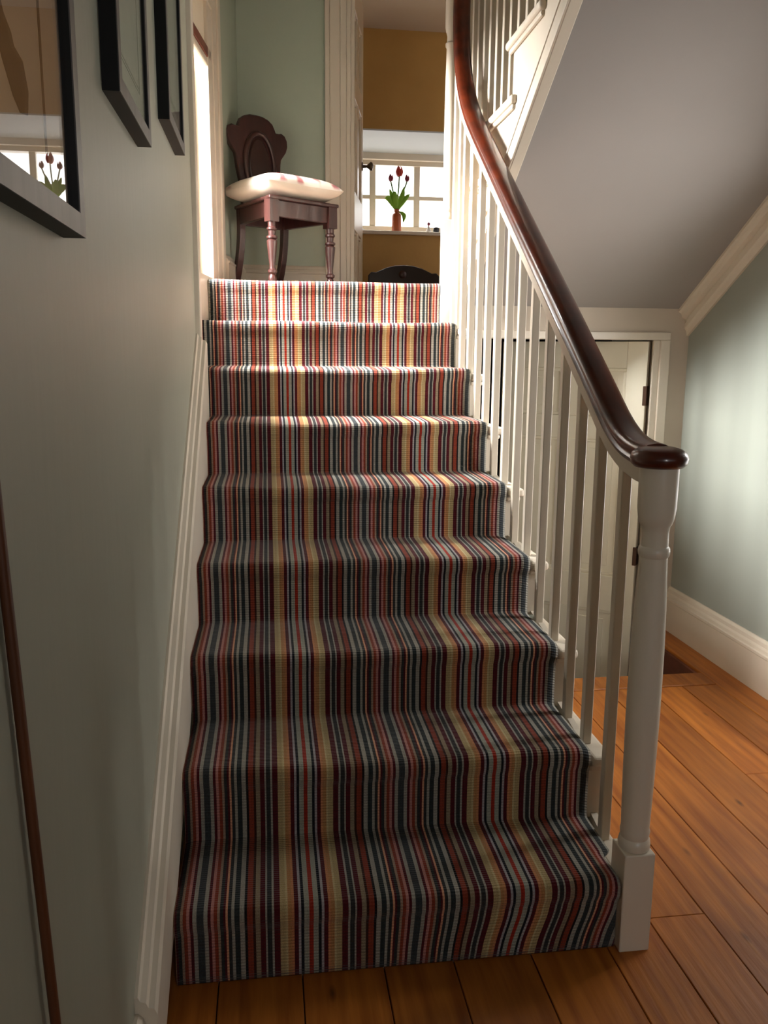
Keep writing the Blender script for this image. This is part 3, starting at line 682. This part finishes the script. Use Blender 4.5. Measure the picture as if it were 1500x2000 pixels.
# ---------------------------------------------------------------- stick leaning on the left wall
def build_stick():
    o = MB(); path = [(-0.012, -0.398, 0.004), (-0.030, -0.452, 0.58), (-0.0335, -0.498, 1.08), (-0.0335, -0.512, 1.22)]
    circ = [(0.0055*math.cos(a*math.pi/6), 0.0055*math.sin(a*math.pi/6)) for a in range(12)]
    o.sweep(path, circ); tag(o.build('wooden_stick', STICKWOOD, smooth=60), 'thin brown wooden stick leaning upright against the left wall', 'stick')
build_stick()

# ---------------------------------------------------------------- hall chair and cushion
CA = Vector((0.238, 2.715, ZL)); TH = R(33)
ca = Vector((math.cos(TH), math.sin(TH), 0)); cb = Vector((-math.sin(TH), math.cos(TH), 0))
def cxf(a, b, z): p = CA + ca*a + cb*b; return (p.x, p.y, ZL+z)
def build_chair():
    base = CA + ca*0.165 + cb*0.16
    ch = thing('hall_chair', 'dark carved wooden hall chair with a shield shaped back on the landing', 'chair', (base.x, base.y, ZL))
    fwid, dep, bw = 0.33, 0.33, 0.125; zt, zr = 0.375, 0.275
    prof = [(0, 0.012), (0.008, 0.016), (0.026, 0.020), (0.040, 0.017), (0.046, 0.013), (0.054, 0.021), (0.064, 0.0215), (0.070, 0.014), (0.084, 0.013), (0.12, 0.0175), (0.165, 0.022), (0.192, 0.0245), (0.199, 0.018),
            (0.204, 0.025), (0.212, 0.025), (0.217, 0.0155), (0.236, 0.017), (0.241, 0.023), (0.249, 0.023), (0.254, 0.018), (0.270, 0.0185), (0.278, 0.0185)]
    for a in (0, fwid):
        m = MB(); m.lathe(prof, 0, 0, 0, 20, lambda x, y, z, a=a: cxf(a+x, y, z)); m.box(a-0.024, a+0.024, -0.024, 0.024, 0.276, zt, cxf)
        m.build('leg', DARKWOOD, ch, smooth=35)
    c = fwid/2
    for s in (-1, 1):
        m = MB(); pth = []
        for i in range(9):
            t = i/8; pth.append(cxf(c+s*bw, dep + 0.075*(1-t)**2.0 - 0.01*math.sin(math.pi*t), 0.0 + zt*t))
        m.sweep(pth, [(-0.016, -0.016), (0.016, -0.016), (0.016, 0.016), (-0.016, 0.016)], side=tuple(ca)); m.build('leg', DARKWOOD, ch, bevel=0.003)
    # seat rails and seat
    def quad_rail(p, q, t, z0, z1, name):
        P = Vector(p); Q = Vector(q); d = (Q-P).normalized(); n = Vector((-d.y, d.x))*t/2
        vs = [cxf(v.x, v.y, z) for z in (z0, z1) for v in (P-n, Q-n, Q+n, P+n)]
        return MB().add(vs, [(3, 2, 1, 0), (4, 5, 6, 7), (0, 1, 5, 4), (1, 2, 6, 5), (2, 3, 7, 6), (3, 0, 4, 7)]).build(name, DARKWOOD, ch, bevel=0.003)
    fl, fr, bl_, br = (0, 0), (fwid, 0), (c-bw, dep), (c+bw, dep)
    for p, q in ((fl, fr), (fr, br), (bl_, br), (fl, bl_)): quad_rail(p, q, 0.024, 0.300, zt-0.004, 'seat_rail')
    vs = [cxf(x, y, z) for z in (zt-0.004, zt+0.012) for x, y in ((-0.03, -0.032), (fwid+0.03, -0.032), (c+bw+0.024, dep+0.02), (c-bw-0.024, dep+0.02))]
    MB().add(vs, [(3, 2, 1, 0), (4, 5, 6, 7), (0, 1, 5, 4), (1, 2, 6, 5), (2, 3, 7, 6), (3, 0, 4, 7)]).build('seat', DARKWOOD, ch, bevel=0.005)
    # shield back
    half = [(0,.452),(.035,.450),(.065,.440),(.086,.424),(.096,.402),(.102,.386),(.118,.386),(.134,.390),(.152,.380),(.163,.358),(.164,.330),(.154,.302),(.136,.278),(.124,.262),(.120,.24),(.116,.20),(.104,.13),(.096,.06),(.094,0)]
    half = [(x*1.06, z) for x, z in half]
    pts = half + [(-x, z) for x, z in reversed(half[1:])]
    def bxf(x, y, z): return cxf(c+x, dep+0.004+y+0.07*z, zt+z)
    th = 0.026
    n = len(pts); b = MB()
    ins = [(x*0.965, 0.225+(z-0.225)*0.975) for x, z in pts]
    rings = [(pts, th), (pts, 0.006), (ins, 0.0)]
    vs = [bxf(x, y, z) for P, y in rings for x, z in P]
    fs = [tuple(range(n))] + [(r*n+i, r*n+(i+1) % n, (r+1)*n+(i+1) % n, (r+1)*n+i) for r in range(2) for i in range(n)] + [tuple(2*n+i for i in range(n))]
    b.add(vs, fs); back = b.build('backrest', DARKWOOD, ch)
    # oval moulding and sunken looking panel
    ov = MB(); pth = [bxf(0.082*math.sin(a), -0.006, 0.215+0.150*math.cos(a)) for a in [2*math.pi*i/48 for i in range(49)]]
    circ = [(0.0125*math.cos(a*math.pi/5), 0.011*math.sin(a*math.pi/5)) for a in range(10)]
    ov.sweep(pth, circ); ov.build('oval_moulding', DARKWOOD, back, smooth=60)
    ov = MB(); el = [(0.060*math.sin(2*math.pi*i/40), 0.215+0.130*math.cos(2*math.pi*i/40)) for i in range(40)]
    vs = [bxf(x, -0.002, z) for x, z in el] + [bxf(x*0.9, -0.006, 0.215+(z-0.215)*0.93) for x, z in el]
    ov.add(vs, [(i, (i+1) % 40, 40+(i+1) % 40, 40+i) for i in range(40)] + [tuple(40+i for i in range(40))])
    ov.build('oval_panel', material('oval_panel_wood', srgb(58, 34, 28), 0.3, srgb(40, 22, 20), (30, 30, 5), 0.8), back)
    # cushion
    nu = 22; vs = []; fs = []
    cx, cy = c, 0.155; hw, hd, hz = 0.212, 0.202, 0.057
    def pil(u, v, s):
        k = max(0, (1-u**4)*(1-v**4)); pin = 1-0.075*(1-abs(u*v))*max(abs(u), abs(v))**3
        return cxf(cx+hw*u*pin, cy+hd*v*pin, zt+0.013+hz + s*hz*k**0.42*(1.0 if s > 0 else 0.96))
    for s in (1, -1):
        b0 = len(vs)
        for i in range(nu+1):
            for j in range(nu+1):
                u = math.sin((2*i/nu-1)*math.pi/2); v = math.sin((2*j/nu-1)*math.pi/2); vs.append(pil(u, v, s))
        for i in range(nu):
            for j in range(nu):
                a = b0+i*(nu+1)+j; q = (a, a+1, a+nu+2, a+nu+1); fs.append(q if s < 0 else q[::-1])
    m = bpy.data.materials.new('cushion_cloth'); m.use_nodes = True; nt = m.node_tree; N = nt.nodes; L = nt.links; bs = N['Principled BSDF']; bs.inputs['Roughness'].default_value = 0.9
    tc = N.new('ShaderNodeTexCoord'); mp = N.new('ShaderNodeMapping'); mp.inputs['Rotation'].default_value = (0, 0, -TH); L.new(tc.outputs['Object'], mp.inputs[0])
    wv = N.new('ShaderNodeTexWave'); wv.inputs['Scale'].default_value = 3.2; wv.inputs['Distortion'].default_value = 0.5; L.new(mp.outputs[0], wv.inputs['Vector'])
    ns = N.new('ShaderNodeTexNoise'); ns.inputs['Scale'].default_value = 14; L.new(mp.outputs[0], ns.inputs['Vector'])
    sz = N.new('ShaderNodeSeparateXYZ'); L.new(tc.outputs['Object'], sz.inputs[0])
    ml = N.new('ShaderNodeMath'); ml.operation = 'MULTIPLY'; L.new(wv.outputs['Fac'], ml.inputs[0]); L.new(ns.outputs['Fac'], ml.inputs[1])
    rp = N.new('ShaderNodeValToRGB'); rp.color_ramp.elements[0].position = 0.26; rp.color_ramp.elements[0].color = srgb(226, 212, 196); rp.color_ramp.elements[1].position = 0.44; rp.color_ramp.elements[1].color = srgb(176, 108, 108)
    L.new(ml.outputs[0], rp.inputs[0])
    top = N.new('ShaderNodeMapRange'); top.inputs['From Min'].default_value = ZL+zt+0.070; top.inputs['From Max'].default_value = ZL+zt+0.085; L.new(sz.outputs['Z'], top.inputs['Value'])
    mx = N.new('ShaderNodeMix'); mx.data_type = 'RGBA'; mx.inputs[6].default_value = srgb(226, 213, 198); L.new(rp.outputs[0], mx.inputs[7]); L.new(top.outputs[0], mx.inputs[0]); L.new(mx.outputs[2], bs.inputs['Base Color'])
    q = MB(); q.add(vs, fs); o = q.build('cushion', m, smooth=60)
    tag(o, 'plump cream cushion with faded pink print on the hall chair', 'cushion')
build_chair()

# ---------------------------------------------------------------- things in the ochre room
def build_sill():
    sy, sz = 4.69, 2.139
    v = thing('vase', 'terracotta bottle vase of tulips on the window sill', 'vase', (1.103, sy, sz))
    MB().lathe([(0, 0.030), (0.004, 0.0325), (0.10, 0.0325), (0.118, 0.031), (0.128, 0.022), (0.133, 0.0175), (0.148, 0.0175), (0.151, 0.019), (0.154, 0.0175)], 1.103, sy, sz, 28).build('body', TERRA, v, smooth=40)
    MB().lathe([(0.1545, 0.0), (0.1555, 0.015), (0.140, 0.015), (0.139, 0.0)], 1.103, sy, sz, 16).build('mouth', material('vase_mouth', srgb(80, 40, 24), 0.6), v, smooth=40)
    def leaf_blade(root, p0, p1, bend, wid, side):
        n = 12; vs = []; P0 = Vector(p0); P1 = Vector(p1); B = Vector(bend); S = Vector(side).normalized()
        for i in range(n+1):
            t = i/n; c = P0*(1-t)**2 + (P0*0.5+P1*0.5+B)*2*t*(1-t) + P1*t*t
            wd = wid*math.sin(math.pi*min(1, 0.12+0.88*t))**0.8*(1 if t < 1 else 0)+0.0004
            k = Vector((0, -0.006, 0))
            vs += [c-S*wd, c+k, c+S*wd, c+k+Vector((0, 0.0012, 0))]
        fs = []
        for i in range(n):
            a = i*4
            for q in range(4): fs.append((a+q, a+(q+1) % 4, a+4+(q+1) % 4, a+4+q))
        MB().add(vs, fs).build('leaf', LEAF, root, smooth=60)
    def tulip(label, head, size, mat, leaves, openness=0.0):
        r = thing('tulip', label, 'flower', (1.103, sy, sz+0.13), 'tulips in the terracotta vase'); hx, hz = head
        st = MB(); P = smooth_path([(1.103+(hx-1.103)*0.05, sy, sz+0.10), (1.103+(hx-1.103)*0.35, sy, sz+0.22), (1.103+(hx-1.103)*0.8, sy, sz+0.30), (hx, sy, hz)], 8)
        st.sweep(P, [(0.0052*math.cos(a*math.pi/4), 0.0052*math.sin(a*math.pi/4)) for a in range(8)]); st.build('stem', STEM, r, smooth=60)
        for k in range(6):
            a0 = k*math.pi/3 + (0.3 if k % 2 else 0); inner = 0.86 if k % 2 else 1.0; vs = []; n = 8; m = 4
            for i in range(n+1):
                t = i/n; rad = size*inner*(0.25+0.75*math.sin(math.pi*min(1, 0.12+0.80*t))**0.9)*(1-0.35*t*t+openness*t)
                wd = 0.62*math.sin(math.pi*(0.18+0.80*t))**0.7
                for j in range(m+1):
                    a = a0 + (j/m-0.5)*2*wd; vs.append((hx+rad*math.cos(a), sy+rad*math.sin(a), hz+size*2.5*t))
            fs = [(i*(m+1)+j, i*(m+1)+j+1, (i+1)*(m+1)+j+1, (i+1)*(m+1)+j) for i in range(n) for j in range(m)]
            o = MB().add(vs, fs).build('petal', mat, r, smooth=80); q = o.modifiers.new('thick', 'SOLIDIFY'); q.thickness = 0.0012
        for L_ in leaves: leaf_blade(r, *L_)
    b = (1.103, sy, sz+0.145)
    tulip('open red and orange tulip, tallest in the terracotta vase', (1.118, sz+0.368), 0.027, PETAL,
          [(b, (1.150, sy-0.01, sz+0.300), (0.02, 0, 0.02), 0.018, (1, 0, -0.4)), (b, (1.085, sy-0.02, sz+0.270), (-0.01, -0.01, 0.03), 0.020, (1, 0, 0.2))], 0.15)
    tulip('closed purple red tulip on the left of the vase', (1.060, sz+0.335), 0.019, PETAL2,
          [(b, (1.020, sy-0.02, sz+0.215), (-0.04, 0, 0.09), 0.018, (1, 0, 0.9)), (b, (1.050, sy-0.01, sz+0.285), (-0.01, 0, 0.03), 0.015, (1, 0, 0.3))])
    tulip('closed purple red tulip on the right of the vase', (1.172, sz+0.338), 0.018, PETAL2,
          [(b, (1.190, sy-0.01, sz+0.255), (0.02, 0, 0.04), 0.016, (1, 0, -0.5)), (b, (1.140, sy-0.03, sz+0.060), (0.055, 0, 0.03), 0.016, (1, 0, 0.15))])
    f = thing('figurine', 'tiny white figurine with a dark top at the right of the sill', 'figurine', (1.322, 4.66, sz))
    MB().lathe([(0, 0.016), (0.004, 0.018), (0.02, 0.016), (0.034, 0.010), (0.044, 0.006), (0.05, 0.004)], 1.322, 4.66, sz, 16).build('body', CHINA, f, smooth=60)
    MB().lathe([(0.048, 0.003), (0.052, 0.009), (0.060, 0.011), (0.068, 0.008), (0.073, 0.002)], 1.322, 4.66, sz, 14).build('head', PETAL2, f, smooth=60)
    d = MB(); d.lathe([(0, 0.015), (0.003, 0.019), (0.018, 0.022), (0.034, 0.020), (0.038, 0.016), (0.034, 0.015), (0.01, 0.013)], 1.375, 4.66, sz, 18)
    tag(d.build('small_pot', DARKSMALL, smooth=50), 'little dark pot at the right end of the sill', 'pot')
    d = MB(); d.lathe([(0, 0.022), (0.004, 0.032), (0.012, 0.036), (0.014, 0.034), (0.006, 0.024)], 0.845, 4.68, sz, 18)
    tag(d.build('small_dish', DARKSMALL, smooth=50), 'flat dark dish on the sill near the open door', 'dish')
build_sill()

def build_low_chair():
    zf = 1.26; x0, x1, y = 0.872, 1.345, 4.38
    ch = thing('low_chair', 'dark wooden chair with an arched carved crest below the window sill', 'chair', ((x0+x1)/2, y-0.2, zf))
    cx = (x0+x1)/2; hw = (x1-x0)/2
    pts = [(-hw, .50), (-hw, .565), (-hw+.02, .585), (-hw+.05, .583), (-.12, .613), (-.06, .628), (0, .632), (.06, .628), (.12, .613), (hw-.05, .583), (hw-.02, .585), (hw, .565), (hw, .50), (.1, .47), (-.1, .47)]
    cr = MB(); cr.prism([(cx+a, zf+b) for a, b in pts], y-0.013, y+0.013, 'y'); crest = cr.build('crest_rail', BLACKWOOD, ch, bevel=0.005)
    MB().lathe([(0, 0.026), (0.004, 0.024), (0.008, 0.012), (0.009, 0.0)], 0, 0, 0, 20, lambda a, b, c: (cx-0.01+a, y-0.013-c, zf+0.572+b)).build('boss', DARKWOOD, crest, smooth=50)
    for s in (-1, 1):
        MB().box(cx+s*(hw-0.045)-0.016, cx+s*(hw-0.045)+0.016, y-0.014, y+0.016, zf, zf+0.52).build('back_post', BLACKWOOD, ch, bevel=0.004)
        MB().lathe([(0, 0.012), (0.05, 0.016), (0.15, 0.021), (0.2, 0.016), (0.215, 0.022), (0.25, 0.022), (0.28, 0.018)], cx+s*(hw-0.045), y-0.36, zf, 16).build('leg', BLACKWOOD, ch, smooth=40)
    for s in (-0.09, 0, 0.09): MB().box(cx+s-0.012, cx+s+0.012, y-0.006, y+0.008, zf+0.30, zf+0.49).build('splat', BLACKWOOD, ch, bevel=0.003)
    MB().box(x0+0.01, x1-0.01, y-0.40, y+0.01, zf+0.28, zf+0.31).build('seat', BLACKWOOD, ch, bevel=0.008)
build_low_chair()
